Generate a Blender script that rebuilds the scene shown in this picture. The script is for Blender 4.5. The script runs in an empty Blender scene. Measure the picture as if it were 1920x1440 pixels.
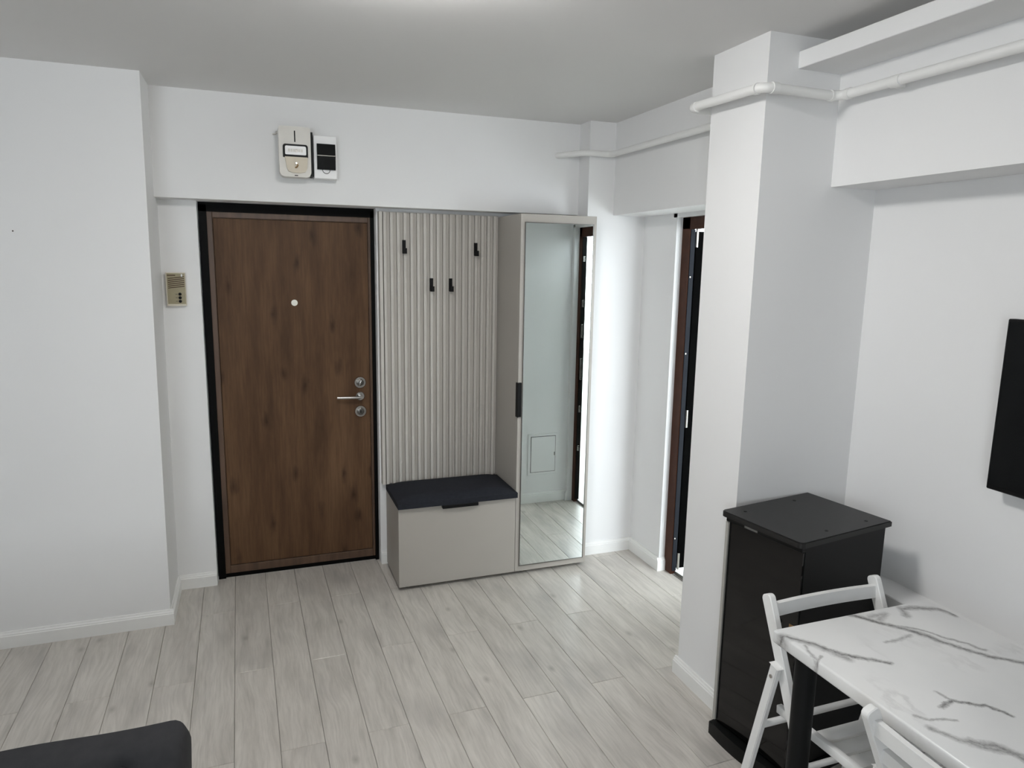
import bpy, bmesh, math, random
from mathutils import Vector, Matrix

# ------------------------------------------------------------------ camera
scene = bpy.context.scene
COL = scene.collection
CAM_H, YAW, PITCH, ROLL, F_PX = 1.7723, 0.3530, -0.1683, 0.0168, 1319.65
cy, sy, cp, sp = math.cos(YAW), math.sin(YAW), math.cos(PITCH), math.sin(PITCH)
fw = Vector((sy * cp, cy * cp, sp)); r0 = Vector((cy, -sy, 0)); u0 = r0.cross(fw)
rt = r0 * math.cos(ROLL) + u0 * math.sin(ROLL)
up = -r0 * math.sin(ROLL) + u0 * math.cos(ROLL)
cam_d = bpy.data.cameras.new('camera'); cam = bpy.data.objects.new('camera', cam_d); COL.objects.link(cam)
cam_d.sensor_fit = 'HORIZONTAL'; cam_d.sensor_width = 36.0; cam_d.lens = F_PX / 1920 * 36.0
cam_d.clip_start = 0.05
cam.matrix_world = Matrix(((rt.x, up.x, -fw.x, 0), (rt.y, up.y, -fw.y, 0), (rt.z, up.z, -fw.z, CAM_H), (0, 0, 0, 1)))
scene.camera = cam

# ------------------------------------------------------------------ sky, portals, exposure
W_STRENGTH = 14.2
world = bpy.data.worlds.new('overcast_sky'); scene.world = world; world.use_nodes = True
bg = world.node_tree.nodes['Background']
bg.inputs['Color'].default_value = (0.87, 0.945, 1.0, 1); bg.inputs['Strength'].default_value = W_STRENGTH
scene.view_settings.view_transform = 'Standard'
scene.view_settings.look = 'None'
scene.view_settings.exposure = 0.0
scene.view_settings.gamma = 1.0
scene.view_settings.use_curve_mapping = False
scene.cycles.diffuse_bounces = 8
LAMP_L = 69.0
LAMP_POS = (0.42, 1.82)

def portal(name, loc, rot, sx, sz):
    d = bpy.data.lights.new(name, 'AREA'); d.shape = 'RECTANGLE'; d.size = sx; d.size_y = sz
    try: d.cycles.is_portal = True
    except Exception: pass
    o = bpy.data.objects.new(name, d); COL.objects.link(o); o.location = loc; o.rotation_euler = rot
    return o
portal('balcony_daylight', (2.30, 2.93, 1.02), (0, math.radians(90), 0), 2.0, 0.76)      # points to -X
portal('window_daylight', (-1.5, -2.12, 1.70), (math.radians(90), 0, 0), 1.4, 1.2)      # points to +Y

# ------------------------------------------------------------------ measured plan (metres)
XL, XLT, YL, YB, YW = -0.444, -0.420, 3.591, 3.858, 3.984
ZC, ZB = 2.572, 2.064
XD0, XF0, YF, XF1 = -0.2486, -0.237, 4.063, 0.648
XW0, XWM, XW1, YWF, YWB, ZW, ZBN = 0.684, 1.356, 1.803, 3.581, 3.948, 2.040, 0.4745
XP, YP, XB2, ZB2, XR = 1.815, 3.726, 1.979, 2.061, 2.191
XC, YC0, YC1 = 1.697, 2.112, 2.427
XRB, ZRB, XRW, XLG, ZLG0, ZLG1 = 2.016, 2.072, 2.232, 1.825, 2.463, 2.520
XT0, XT1, YT1, ZT = 1.365, 1.960, 1.500, 0.750
YREAR, XSIDE = -2.0, -2.7

# ------------------------------------------------------------------ materials
def lin(c):
    c /= 255.0
    return c / 12.92 if c <= 0.04045 else ((c + 0.055) / 1.055) ** 2.4
def rgb(r, g, b): return (lin(r), lin(g), lin(b), 1.0)

class NT:
    def __init__(s, name):
        s.m = bpy.data.materials.new(name); s.m.use_nodes = True
        s.t = s.m.node_tree; s.b = s.t.nodes['Principled BSDF']; s.o = s.t.nodes['Material Output']
    def n(s, kind, **kw):
        x = s.t.nodes.new(kind)
        for k, v in kw.items():
            if k.startswith('_'): x.inputs[k[1:]].default_value = v
            else: setattr(x, k, v)
        return x
    def l(s, a, b): s.t.links.new(a, b)
    def math(s, op, a, b=None, c=None):
        x = s.t.nodes.new('ShaderNodeMath'); x.operation = op
        for i, v in enumerate((a, b, c)):
            if v is None: continue
            if isinstance(v, (int, float)): x.inputs[i].default_value = v
            else: s.l(v, x.inputs[i])
        return x.outputs[0]
    def vmath(s, op, a, b=None, scale=None):
        x = s.t.nodes.new('ShaderNodeVectorMath'); x.operation = op
        for i, v in enumerate((a, b)):
            if v is None: continue
            if isinstance(v, (tuple, list, Vector)): x.inputs[i].default_value = v
            else: s.l(v, x.inputs[i])
        if scale is not None:
            if isinstance(scale, (int, float)): x.inputs['Scale'].default_value = scale
            else: s.l(scale, x.inputs['Scale'])
        return x
    def mix(s, fac, a, b, mode='MIX'):
        x = s.t.nodes.new('ShaderNodeMix'); x.data_type = 'RGBA'; x.blend_type = mode
        for key, v in (('Factor', fac), ('A', a), ('B', b)):
            sock = [i for i in x.inputs if i.name == key and (i.type == 'RGBA' if key != 'Factor' else i.type == 'VALUE')][0]
            if isinstance(v, (int, float)): sock.default_value = v
            elif isinstance(v, tuple): sock.default_value = v
            else: s.l(v, sock)
        return [o for o in x.outputs if o.type == 'RGBA'][0]
    def ramp(s, fac, stops):
        x = s.t.nodes.new('ShaderNodeValToRGB'); e = x.color_ramp.elements
        while len(e) < len(stops): e.new(0.5)
        for el, (p, c) in zip(e, stops): el.position = p; el.color = c
        s.l(fac, x.inputs[0]); return x.outputs[0]
    def obj(s): return s.n('ShaderNodeTexCoord').outputs['Object']
    def noise(s, vec, scale, detail=3, rough=0.5, dist=0.0):
        x = s.n('ShaderNodeTexNoise', _Scale=scale, _Detail=detail, _Roughness=rough, _Distortion=dist)
        s.l(vec, x.inputs['Vector']); return x.outputs['Fac']
    def mapping(s, vec, scale=(1, 1, 1), loc=(0, 0, 0)):
        x = s.n('ShaderNodeMapping', _Scale=scale, _Location=loc); s.l(vec, x.inputs['Vector']); return x.outputs[0]
    def bump(s, h, strength=0.1, dist=0.01):
        x = s.n('ShaderNodeBump', _Strength=strength, _Distance=dist); s.l(h, x.inputs['Height']); s.l(x.outputs[0], s.b.inputs['Normal'])

def plain(name, col, rough=0.5, metal=0.0, spec=0.5, var=0.04, scale=12.0, bump=0.0, coat=0.0):
    k = NT(name); n = k.noise(k.obj(), scale, 3)
    d = tuple(c * (1 - var) for c in col[:3]) + (1,); h = tuple(min(1, c * (1 + var)) for c in col[:3]) + (1,)
    k.l(k.ramp(n, [(0.3, d), (0.7, h)]), k.b.inputs['Base Color'])
    k.b.inputs['Roughness'].default_value = rough; k.b.inputs['Metallic'].default_value = metal
    k.b.inputs['Specular IOR Level'].default_value = spec
    k.b.inputs['Coat Weight'].default_value = coat
    if bump:
        k.bump(k.noise(k.obj(), scale * 14, 2), bump, 0.002)
    return k.m

M = {}
M['paint'] = plain('white_wall_paint', rgb(227, 227, 227), 0.75, var=0.012, scale=1.7, bump=0.12, spec=0.25)
M['ceil'] = plain('white_ceiling_paint', rgb(222, 221, 220), 0.85, var=0.012, scale=1.2, spec=0.2)
M['skirting'] = plain('white_skirting', rgb(230, 230, 228), 0.45, var=0.01)
M['pipe'] = plain('white_enamel_pipe', rgb(228, 228, 226), 0.4, var=0.02, bump=0.1)
M['greige'] = plain('greige_laminate', rgb(167, 162, 155), 0.45, var=0.012, scale=3)
M['greige_slat'] = plain('greige_slat_laminate', rgb(186, 182, 175), 0.5, var=0.012, scale=3)
M['black_metal'] = plain('matt_black_metal', rgb(11, 11, 12), 0.55, var=0.1, spec=0.2)
M['black_frame'] = plain('black_door_frame_paint', rgb(7, 7, 7), 0.6, var=0.15, spec=0.1)
M['cushion'] = plain('dark_navy_upholstery', rgb(36, 38, 44), 0.85, var=0.12, scale=60, bump=0.25, spec=0.2)
M['sofa'] = plain('charcoal_velour', rgb(44, 44, 46), 0.85, var=0.10, scale=40, bump=0.25, spec=0.25)
M['chrome'] = plain('satin_chrome', rgb(190, 188, 184), 0.25, metal=1.0, var=0.03)
M['brass'] = plain('tarnished_brass', rgb(150, 120, 84), 0.4, metal=0.8, var=0.2, scale=60)
M['steel_dark'] = plain('dark_steel', rgb(110, 108, 104), 0.35, metal=0.9, var=0.08)
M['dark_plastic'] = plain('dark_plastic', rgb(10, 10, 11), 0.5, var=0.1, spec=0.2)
M['screen'] = plain('television_screen_black', rgb(7, 9, 10), 0.25, var=0.05, spec=0.2)
M['meter'] = plain('aged_cream_plastic', rgb(204, 201, 194), 0.4, var=0.03, scale=20)
M['meter_beige'] = plain('beige_bakelite_cover', rgb(190, 180, 160), 0.4, var=0.05, scale=25)
M['white_plastic'] = plain('white_plastic', rgb(225, 225, 225), 0.35, var=0.01)
M['intercom'] = plain('yellowed_plastic', rgb(150, 141, 114), 0.5, var=0.05, scale=40)
M['pale_edge'] = plain('pale_intercom_case', rgb(214, 207, 192), 0.5, var=0.02)
M['brown_pvc'] = plain('mahogany_pvc_frame', rgb(64, 37, 25), 0.5, var=0.15, scale=18, spec=0.15)
M['grey_gasket'] = plain('blue_grey_aluminium', rgb(30, 33, 38), 0.7, var=0.06, spec=0.1)
M['leaf'] = plain('near_black_door_leaf', rgb(4, 4, 4), 0.8, var=0.1, spec=0.02)
M['cabinet'] = plain('black_cabinet_laminate', rgb(9, 10, 10), 0.5, var=0.08, scale=8, spec=0.25)
M['cabinet_top'] = plain('black_ash_cabinet_top', rgb(24, 23, 23), 0.45, var=0.1, scale=10, spec=0.4)
M['chair'] = plain('white_painted_beech', rgb(226, 226, 225), 0.35, var=0.015, scale=20)
M['plate'] = plain('dull_silver_plate', rgb(118, 117, 113), 0.4, var=0.25, scale=90)
M['pale_grey'] = plain('pale_grey_trim', rgb(158, 156, 150), 0.4, var=0.03)
M['tleg'] = plain('black_powder_coated_leg', rgb(10, 12, 13), 0.5, var=0.06, spec=0.2)
M['balcony'] = plain('pale_concrete', rgb(205, 205, 200), 0.9, var=0.05, scale=6)
M['dirt'] = plain('dark_crumb', rgb(60, 52, 44), 0.9, var=0.2)
M['subfloor'] = plain('dark_joint_underlay', rgb(84, 78, 72), 0.9)
M['knob_white'] = plain('peephole_glint_white', rgb(235, 235, 225), 0.2, var=0.01)  # white base colour stands in for the bright glint at the peephole

def mirror_mat():
    k = NT('silver_mirror'); n = k.noise(k.obj(), 3.0)
    k.l(k.ramp(n, [(0, (0.80, 0.85, 0.84, 1)), (1, (0.82, 0.87, 0.86, 1))]), k.b.inputs['Base Color'])
    k.b.inputs['Metallic'].default_value = 1.0; k.b.inputs['Roughness'].default_value = 0.0
    return k.m
M['mirror'] = mirror_mat()

def lamp_mat():
    k = NT('lit_opal_diffuser'); n = k.noise(k.obj(), 2.0)
    k.l(k.ramp(n, [(0, (1, .985, .96, 1)), (1, (1, .99, .97, 1))]), k.b.inputs['Emission Color'])
    k.b.inputs['Emission Strength'].default_value = LAMP_L
    return k.m
M['lamp'] = lamp_mat()

def glass_dark():
    k = NT('smoked_glass'); n = k.noise(k.obj(), 5.0)
    k.l(k.ramp(n, [(0, rgb(6, 6, 6)), (1, rgb(9, 8, 8))]), k.b.inputs['Base Color'])
    k.b.inputs['Roughness'].default_value = 0.06; k.b.inputs['Specular IOR Level'].default_value = 0.4
    return k.m
M['smoked'] = glass_dark()

def window_glass():
    k = NT('clear_glass'); n = k.noise(k.obj(), 5.0)
    k.l(k.ramp(n, [(0, (.96, .98, .98, 1)), (1, (1, 1, 1, 1))]), k.b.inputs['Base Color'])
    k.b.inputs['Transmission Weight'].default_value = 1.0; k.b.inputs['Roughness'].default_value = 0.0; k.b.inputs['IOR'].default_value = 1.02
    return k.m
M['glass'] = window_glass()

def wood_door():
    k = NT('brown_oak_laminate'); co = k.obj()
    mp = k.mapping(co, (1, 1, 0.16))
    warp = k.noise(mp, 3.0, 4)
    c3 = k.n('ShaderNodeCombineXYZ'); k.l(warp, c3.inputs['X']); k.l(warp, c3.inputs['Y'])
    p2 = k.vmath('ADD', mp, k.vmath('SCALE', c3.outputs[0], scale=0.12).outputs[0]).outputs[0]
    broad = k.noise(p2, 7.5, 5, 0.62)
    fine = k.noise(k.mapping(co, (1, 1, 0.05)), 120.0, 4, 0.6)
    base = k.ramp(broad, [(0.25, rgb(62, 45, 33)), (0.42, rgb(86, 63, 45)), (0.6, rgb(101, 76, 55)), (0.8, rgb(110, 84, 62))])
    base = k.mix(k.math('MULTIPLY', k.math('SUBTRACT', 0.62, fine), 1.6), base, rgb(70, 50, 36))
    # knots
    vo = k.n('ShaderNodeTexVoronoi', voronoi_dimensions='2D', _Scale=5.5, _Randomness=1.0)
    sx = k.n('ShaderNodeSeparateXYZ'); k.l(p2, sx.inputs[0]); cx2 = k.n('ShaderNodeCombineXYZ'); k.l(sx.outputs['X'], cx2.inputs['X']); k.l(k.math('MULTIPLY', sx.outputs['Z'], 2.6), cx2.inputs['Y'])
    k.l(cx2.outputs[0], vo.inputs['Vector'])
    kn = k.math('SUBTRACT', 1.0, k.math('MULTIPLY', k.math('ADD', vo.outputs['Distance'], k.math('MULTIPLY', k.math('SUBTRACT', k.noise(k.mapping(co, (1, 1, 0.4)), 26.0, 4), 0.5), 0.28)), 6.5))
    kn = k.math('POWER', k.math('MAXIMUM', kn, 0.0), 1.3)
    base = k.mix(k.math('MINIMUM', k.math('MULTIPLY', kn, 0.7), 0.85), base, rgb(40, 27, 20))
    k.l(base, k.b.inputs['Base Color']); k.b.inputs['Roughness'].default_value = 0.5
    k.b.inputs['Specular IOR Level'].default_value = 0.15
    k.bump(fine, 0.05, 0.002)
    return k.m
M['wood_door'] = wood_door()

def wood_border():
    k = NT('brown_oak_border'); co = k.obj()
    f = k.noise(k.mapping(co, (1, 1, 0.12)), 30.0, 4)
    k.l(k.ramp(f, [(0.3, rgb(72, 53, 41)), (0.7, rgb(96, 73, 56))]), k.b.inputs['Base Color']); k.b.inputs['Roughness'].default_value = 0.5
    return k.m
M['wood_border'] = wood_border()

def plank_mat():
    k = NT('pale_grey_oak_plank'); co = k.obj()
    rnd = k.n('ShaderNodeObjectInfo').outputs['Random']
    off = k.n('ShaderNodeCombineXYZ')
    k.l(k.math('MULTIPLY', rnd, 37.0), off.inputs['X']); k.l(k.math('MULTIPLY', rnd, 91.0), off.inputs['Y'])
    p = k.vmath('ADD', co, off.outputs[0]).outputs[0]
    st = k.mapping(p, (1, 0.16, 1))
    wn = k.noise(k.mapping(p, (1, 0.35, 1)), 5.0, 3)
    c3 = k.n('ShaderNodeCombineXYZ'); k.l(wn, c3.inputs['X'])
    st2 = k.vmath('ADD', st, k.vmath('SCALE', c3.outputs[0], scale=0.10).outputs[0]).outputs[0]
    broad = k.noise(st2, 16.0, 4, 0.55)
    fine = k.noise(k.mapping(st2, (1, 0.35, 1)), 85.0, 5, 0.65)
    col = k.ramp(broad, [(0.25, rgb(173, 168, 161)), (0.45, rgb(194, 189, 182)), (0.62, rgb(202, 197, 190)), (0.8, rgb(208, 203, 196))])
    col = k.mix(k.math('MULTIPLY', k.math('MAXIMUM', k.math('SUBTRACT', fine, 0.42), 0.0), 1.5), col, rgb(146, 141, 135))
    # soft grey blotches
    bl = k.noise(k.mapping(p, (1, 0.4, 1)), 7.0, 2)
    col = k.mix(k.ramp(bl, [(0.52, (0, 0, 0, 1)), (0.75, (0.45, 0.45, 0.45, 1))]), col, rgb(146, 142, 139))
    # small knots with swirling rings
    vo = k.n('ShaderNodeTexVoronoi', voronoi_dimensions='2D', _Scale=3.4, _Randomness=1.0); k.l(k.mapping(p, (1.0, 0.55, 1)), vo.inputs['Vector'])
    kd = k.math('ADD', vo.outputs['Distance'], k.math('MULTIPLY', k.math('SUBTRACT', fine, 0.5), 0.05))
    kn = k.math('MAXIMUM', k.math('SUBTRACT', 1.0, k.math('MULTIPLY', kd, 16.0)), 0.0)
    col = k.mix(k.math('MULTIPLY', kn, 0.5), col, rgb(118, 110, 102))
    val = k.math('ADD', 0.95, k.math('MULTIPLY', rnd, 0.09))
    hsv = k.n('ShaderNodeHueSaturation'); k.l(col, hsv.inputs['Color']); k.l(val, hsv.inputs['Value'])
    k.l(hsv.outputs[0], k.b.inputs['Base Color'])
    k.b.inputs['Roughness'].default_value = 0.38; k.b.inputs['Specular IOR Level'].default_value = 0.4
    k.bump(fine, 0.05, 0.001)
    return k.m
M['plank'] = plank_mat()

VEINS = [  # (points on the table top in metres, half width, strength)
    ([(1.644, 1.501), (1.687, 1.443), (1.749, 1.351), (1.791, 1.253), (1.832, 1.192), (1.886, 1.144), (1.93, 1.06)], 0.010, 0.8),
    ([(1.70, 1.42), (1.767, 1.367), (1.817, 1.289), (1.849, 1.22)], 0.006, 0.6),
    ([(1.346, 1.482), (1.416, 1.407), (1.452, 1.33), (1.544, 1.258)], 0.008, 0.75),
    ([(1.36, 1.47), (1.42, 1.392), (1.45, 1.309)], 0.013, 0.55),
    ([(1.829, 1.475), (1.882, 1.465), (1.935, 1.438), (1.95, 1.393)], 0.011, 0.75),
    ([(1.834, 1.48), (1.806, 1.437)], 0.012, 0.6),
    ([(1.501, 1.076), (1.545, 1.083), (1.607, 1.042), (1.628, 0.993)], 0.006, 0.75),
    ([(1.541, 1.123), (1.545, 1.083)], 0.005, 0.5),
    ([(1.405, 1.074), (1.427, 1.05), (1.488, 1.032)], 0.005, 0.5),
    ([(1.616, 1.341), (1.677, 1.342), (1.721, 1.345)], 0.007, 0.5),
    ([(1.405, 1.025), (1.43, 0.973), (1.469, 0.928), (1.51, 0.888)], 0.010, 0.55),
    ([(1.449, 0.963), (1.489, 0.931), (1.501, 0.882)], 0.012, 0.6),
    ([(1.693, 1.468), (1.758, 1.47), (1.707, 1.443)], 0.010, 0.45),
    ([(1.36, 1.33), (1.393, 1.346)], 0.005, 0.6),
    ([(1.39, 1.40), (1.365, 1.33)], 0.005, 0.5)]
def marble(origin):
    k = NT('white_marble_print'); co = k.obj()
    nx = k.n('ShaderNodeTexNoise', _Scale=16.0, _Detail=6.0, _Roughness=0.7); k.l(co, nx.inputs['Vector'])
    w = k.vmath('SCALE', k.vmath('SUBTRACT', nx.outputs['Color'], (0.5, 0.5, 0.5)).outputs[0], scale=0.04).outputs[0]
    p = k.vmath('MULTIPLY', k.vmath('ADD', co, w).outputs[0], (1, 1, 0)).outputs[0]
    tot = None
    for pts, hw, s in VEINS:
        for a, b in zip(pts[:-1], pts[1:]):
            A = Vector((a[0] - origin[0], a[1] - origin[1], 0)); B = Vector((b[0] - origin[0], b[1] - origin[1], 0)); ba = B - A
            pa = k.vmath('SUBTRACT', p, tuple(A)).outputs[0]
            h = k.vmath('DOT_PRODUCT', pa, tuple(ba / ba.dot(ba))).outputs['Value']
            hc = k.n('ShaderNodeClamp'); k.l(h, hc.inputs[0])
            near = k.vmath('SCALE', tuple(ba), scale=hc.outputs[0]).outputs[0]
            d = k.vmath('DISTANCE', pa, near).outputs['Value']
            v = k.math('MULTIPLY', k.math('MAXIMUM', k.math('SUBTRACT', 1.0, k.math('DIVIDE', d, hw * 1.55)), 0.0), s)
            tot = v if tot is None else k.math('MAXIMUM', tot, v)
    # faint cloudy veining everywhere
    cl = k.noise(k.mapping(p, (1.0, 0.4, 1)), 6.0, 5, 0.6)
    thin = k.math('SUBTRACT', 1.0, k.math('MULTIPLY', k.math('ABSOLUTE', k.math('SUBTRACT', cl, 0.5)), 26.0))
    msk = k.math('MULTIPLY', k.math('MAXIMUM', thin, 0.0), k.math('MULTIPLY', k.math('MAXIMUM', k.math('SUBTRACT', k.noise(co, 4.0), 0.52), 0.0), 1.5))
    grain = k.noise(k.mapping(co, (1, 1, 1)), 90.0, 4, 0.7)
    tot = k.math('MULTIPLY', tot, k.math('ADD', 0.25, k.math('MULTIPLY', grain, 1.9)))
    tot = k.math('MINIMUM', k.math('MAXIMUM', tot, msk), 1.0)
    base = k.ramp(k.noise(co, 3.0), [(0.3, rgb(214, 215, 215)), (0.7, rgb(226, 226, 225))])
    k.l(k.mix(tot, base, rgb(98, 96, 95)), k.b.inputs['Base Color'])
    k.b.inputs['Roughness'].default_value = 0.28
    return k.m

# ------------------------------------------------------------------ mesh helpers
OFF = {}
def finish(bm, name, mat, parent=None, origin=None, smooth=False):
    bmesh.ops.recalc_face_normals(bm, faces=bm.faces)
    xs = [v.co.x for v in bm.verts]; ys = [v.co.y for v in bm.verts]; zs = [v.co.z for v in bm.verts]
    og = Vector(origin) if origin is not None else Vector(((min(xs) + max(xs)) / 2, (min(ys) + max(ys)) / 2, min(zs)))
    bmesh.ops.translate(bm, verts=bm.verts, vec=-og)
    me = bpy.data.meshes.new(name); bm.to_mesh(me); bm.free()
    if smooth:
        me.polygons.foreach_set('use_smooth', [True] * len(me.polygons))
        try: me.set_sharp_from_angle(angle=math.radians(38))
        except Exception: pass
    me.materials.append(mat)
    o = bpy.data.objects.new(name, me); COL.objects.link(o)
    OFF[o] = og
    if parent is not None:
        o.parent = parent; o.location = og - OFF[parent]
    else: o.location = og
    return o
def bm_box(bm, x0, x1, y0, y1, z0, z1, bevel=0.0, seg=1):
    r = bmesh.ops.create_cube(bm, size=1.0); vs = r['verts']
    for v in vs:
        v.co.x = x0 if v.co.x < 0 else x1; v.co.y = y0 if v.co.y < 0 else y1; v.co.z = z0 if v.co.z < 0 else z1
    if bevel:
        es = list({e for v in vs for e in v.link_edges})
        bmesh.ops.bevel(bm, geom=es, offset=bevel, segments=seg, profile=0.5, affect='EDGES')
def box(name, x0, x1, y0, y1, z0, z1, mat, parent=None, bevel=0.0, seg=1, origin=None, smooth=False):
    bm = bmesh.new(); bm_box(bm, x0, x1, y0, y1, z0, z1, bevel, seg)
    return finish(bm, name, mat, parent, origin, smooth)
def frame_axes(d):
    d = d.normalized(); a = Vector((0, 0, 1)) if abs(d.z) < 0.9 else Vector((1, 0, 0))
    s = d.cross(a).normalized(); return d, s, s.cross(d).normalized()
def bm_bar(bm, p0, p1, w, t, side=None, bevel=0.0, seg=2):
    """bar from p0 to p1, width w along `side`, thickness t across"""
    p0 = Vector(p0); p1 = Vector(p1); d = (p1 - p0).normalized()
    s = Vector(side).normalized() if side else frame_axes(d)[1]
    s = (s - d * s.dot(d)).normalized(); u = d.cross(s)
    r = bmesh.ops.create_cube(bm, size=1.0); vs = r['verts']
    for v in vs:
        c = v.co.copy(); base = p0 if c.z < 0 else p1
        v.co = base + s * (w * c.x) + u * (t * c.y)
    if bevel:
        es = list({e for v in vs for e in v.link_edges})
        bmesh.ops.bevel(bm, geom=es, offset=bevel, segments=seg, profile=0.5, affect='EDGES')
def bm_tube(bm, pts, r, n=16, cap=True, radii=None):
    pts = [Vector(p) for p in pts]; rings = []
    t0 = (pts[1] - pts[0]).normalized(); _, s, u = frame_axes(t0)
    for i, p in enumerate(pts):
        if i == 0: t = pts[1] - pts[0]
        elif i == len(pts) - 1: t = pts[-1] - pts[-2]
        else: t = (pts[i + 1] - p).normalized() + (p - pts[i - 1]).normalized()
        t.normalize(); s = (s - t * s.dot(t)).normalized(); u = t.cross(s)
        rr = radii[i] if radii else r
        rings.append([bm.verts.new(p + (s * math.cos(a) + u * math.sin(a)) * rr) for a in [2 * math.pi * k / n for k in range(n)]])
    for a, b in zip(rings[:-1], rings[1:]):
        for k in range(n): bm.faces.new((a[k], a[(k + 1) % n], b[(k + 1) % n], b[k]))
    if cap: bm.faces.new(rings[0][::-1]); bm.faces.new(rings[-1])
def bm_lathe(bm, center, axis, prof, n=32):
    """prof: list of (distance along axis, radius)"""
    c = Vector(center); d, s, u = frame_axes(Vector(axis)); rings = []
    for h, r in prof:
        rings.append([bm.verts.new(c + d * h + (s * math.cos(a) + u * math.sin(a)) * max(r, 1e-5)) for a in [2 * math.pi * k / n for k in range(n)]])
    for a, b in zip(rings[:-1], rings[1:]):
        for k in range(n): bm.faces.new((a[k], a[(k + 1) % n], b[(k + 1) % n], b[k]))
    bm.faces.new(rings[0][::-1]); bm.faces.new(rings[-1])
def lathe(name, center, axis, prof, mat, parent=None, n=32):
    bm = bmesh.new(); bm_lathe(bm, center, axis, prof, n); return finish(bm, name, mat, parent, smooth=True)
def tube(name, pts, r, mat, parent=None, n=16, radii=None):
    bm = bmesh.new(); bm_tube(bm, pts, r, n, radii=radii); return finish(bm, name, mat, parent, smooth=True)
def bar(name, p0, p1, w, t, mat, parent=None, side=None, bevel=0.0, seg=2):
    bm = bmesh.new(); bm_bar(bm, p0, p1, w, t, side, bevel, seg); return finish(bm, name, mat, parent, smooth=seg > 1 and bevel > 0)
def bm_prism(bm, poly, z0, z1, top=None):
    """poly in XY; top may shift the upper outline"""
    top = top or poly
    a = [bm.verts.new((x, y, z0)) for x, y in poly]; b = [bm.verts.new((x, y, z1)) for x, y in top]
    n = len(poly)
    for k in range(n): bm.faces.new((a[k], a[(k + 1) % n], b[(k + 1) % n], b[k]))
    bm.faces.new(a[::-1]); bm.faces.new(b)
def bm_extrude_y(bm, poly_xz, y0, y1):
    a = [bm.verts.new((x, y0, z)) for x, z in poly_xz]; b = [bm.verts.new((x, y1, z)) for x, z in poly_xz]
    n = len(poly_xz)
    for k in range(n): bm.faces.new((a[k], a[(k + 1) % n], b[(k + 1) % n], b[k]))
    bm.faces.new(a[::-1]); bm.faces.new(b)
def round_path(pts, rad, n=6):
    pts = [Vector(p) for p in pts]; out = [pts[0]]
    for a, b, c in zip(pts[:-2], pts[1:-1], pts[2:]):
        d0 = (a - b); d1 = (c - b); r = min(rad, d0.length * 0.45, d1.length * 0.45)
        p = b + d0.normalized() * r; q = b + d1.normalized() * r
        for i in range(n + 1):
            t = i / n; out.append(p * (1 - t) ** 2 + b * 2 * t * (1 - t) + q * t * t)
    out.append(pts[-1]); return out

def thing(name, label, cat, loc=(0, 0, 0), rz=0.0, group=None, local=False):
    o = bpy.data.objects.new(name, None); COL.objects.link(o); o.empty_display_size = 0.05
    o.location = loc; o.rotation_euler = (0, 0, rz); o['label'] = label; o['category'] = cat
    if group: o['group'] = group
    OFF[o] = Vector((0, 0, 0)) if local else Vector(loc)
    return o
def tag(o, label, cat, group=None):
    o['label'] = label; o['category'] = cat
    if group: o['group'] = group
    return o
def struct(o, label=None):
    o['kind'] = 'structure'
    if label: o['label'] = label
    return o
def struct_empty(name, loc, label):
    o = bpy.data.objects.new(name, None); COL.objects.link(o); o.empty_display_size = 0.05; o.location = loc
    OFF[o] = Vector(loc); return struct(o, label)

# ------------------------------------------------------------------ the room shell
P = M['paint']
fl = box('floor', XSIDE - 0.2, 2.29, YREAR - 0.2, 4.4, -0.06, -0.012, M['subfloor'], origin=(0, 0, 0))
struct(fl, 'floor of pale grey oak laminate planks')
TH = 0.0165; PW, PL, U0 = 0.1590, 1.18, -0.0915
bm = bmesh.new(); g = 0.0006
bm_box(bm, g, PW - g, g, PL - g, -0.010, 0.0)
top_e = [e for e in bm.edges if all(v.co.z > -0.001 for v in e.verts)]
bmesh.ops.bevel(bm, geom=top_e, offset=0.0016, segments=1, affect='EDGES')
bmesh.ops.recalc_face_normals(bm, faces=bm.faces)
plank_me = bpy.data.meshes.new('plank'); bm.to_mesh(plank_me); bm.free(); plank_me.materials.append(M['plank'])
ct, st = math.cos(TH), math.sin(TH)
for k in range(-17, 15):
    u = U0 + k * PW
    v0 = 3.633 if k % 2 else 3.037
    for j in range(-5, 2):
        v = v0 + j * PL
        x, y = u * ct - v * st, u * st + v * ct
        if v > 4.25 or v + PL < -2.2: continue
        o = bpy.data.objects.new('plank', plank_me); COL.objects.link(o); o.parent = fl
        o.location = (x, y, 0); o.rotation_euler = (0, 0, TH)

struct(box('ceiling', XSIDE - 0.2, 2.9, YREAR - 0.2, 4.4, ZC, ZC + 0.12, M['ceil']), 'plain white ceiling')
bm = bmesh.new()
bm_prism(bm, [(XSIDE - .2, YL), (XL, YL), (XL, 4.35), (XSIDE - .2, 4.35)], 0, ZC, [(XSIDE - .2, YL), (XLT, YL), (XLT, 4.35), (XSIDE - .2, 4.35)])
struct(finish(bm, 'wall_left', P), 'projecting white wall left of the entrance door')
struct(box('wall_back_left', XL - 0.02, XD0, YW, 4.35, 0, ZB + .02, P), 'narrow white wall between projecting wall and entrance door')
struct(box('wall_back_right', XF1 + 0.006, XP + 0.02, YW, 4.35, 0, ZB + .02, P), 'white wall behind the hallway furniture')
struct(box('trim_1', XL - 0.02, XP + 0.02, YB, 4.35, ZB, ZC, P), 'white beam above the entrance door')
struct(box('trim_2', XP, 2.30, YP, 4.35, 0, ZC, P), 'white corner pillar behind the mirrored wardrobe')
struct(box('trim_3', XB2, 2.30, YC1 - 0.05, YP + 0.02, ZB2, ZC, P), 'white beam above the balcony doorway')
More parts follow.
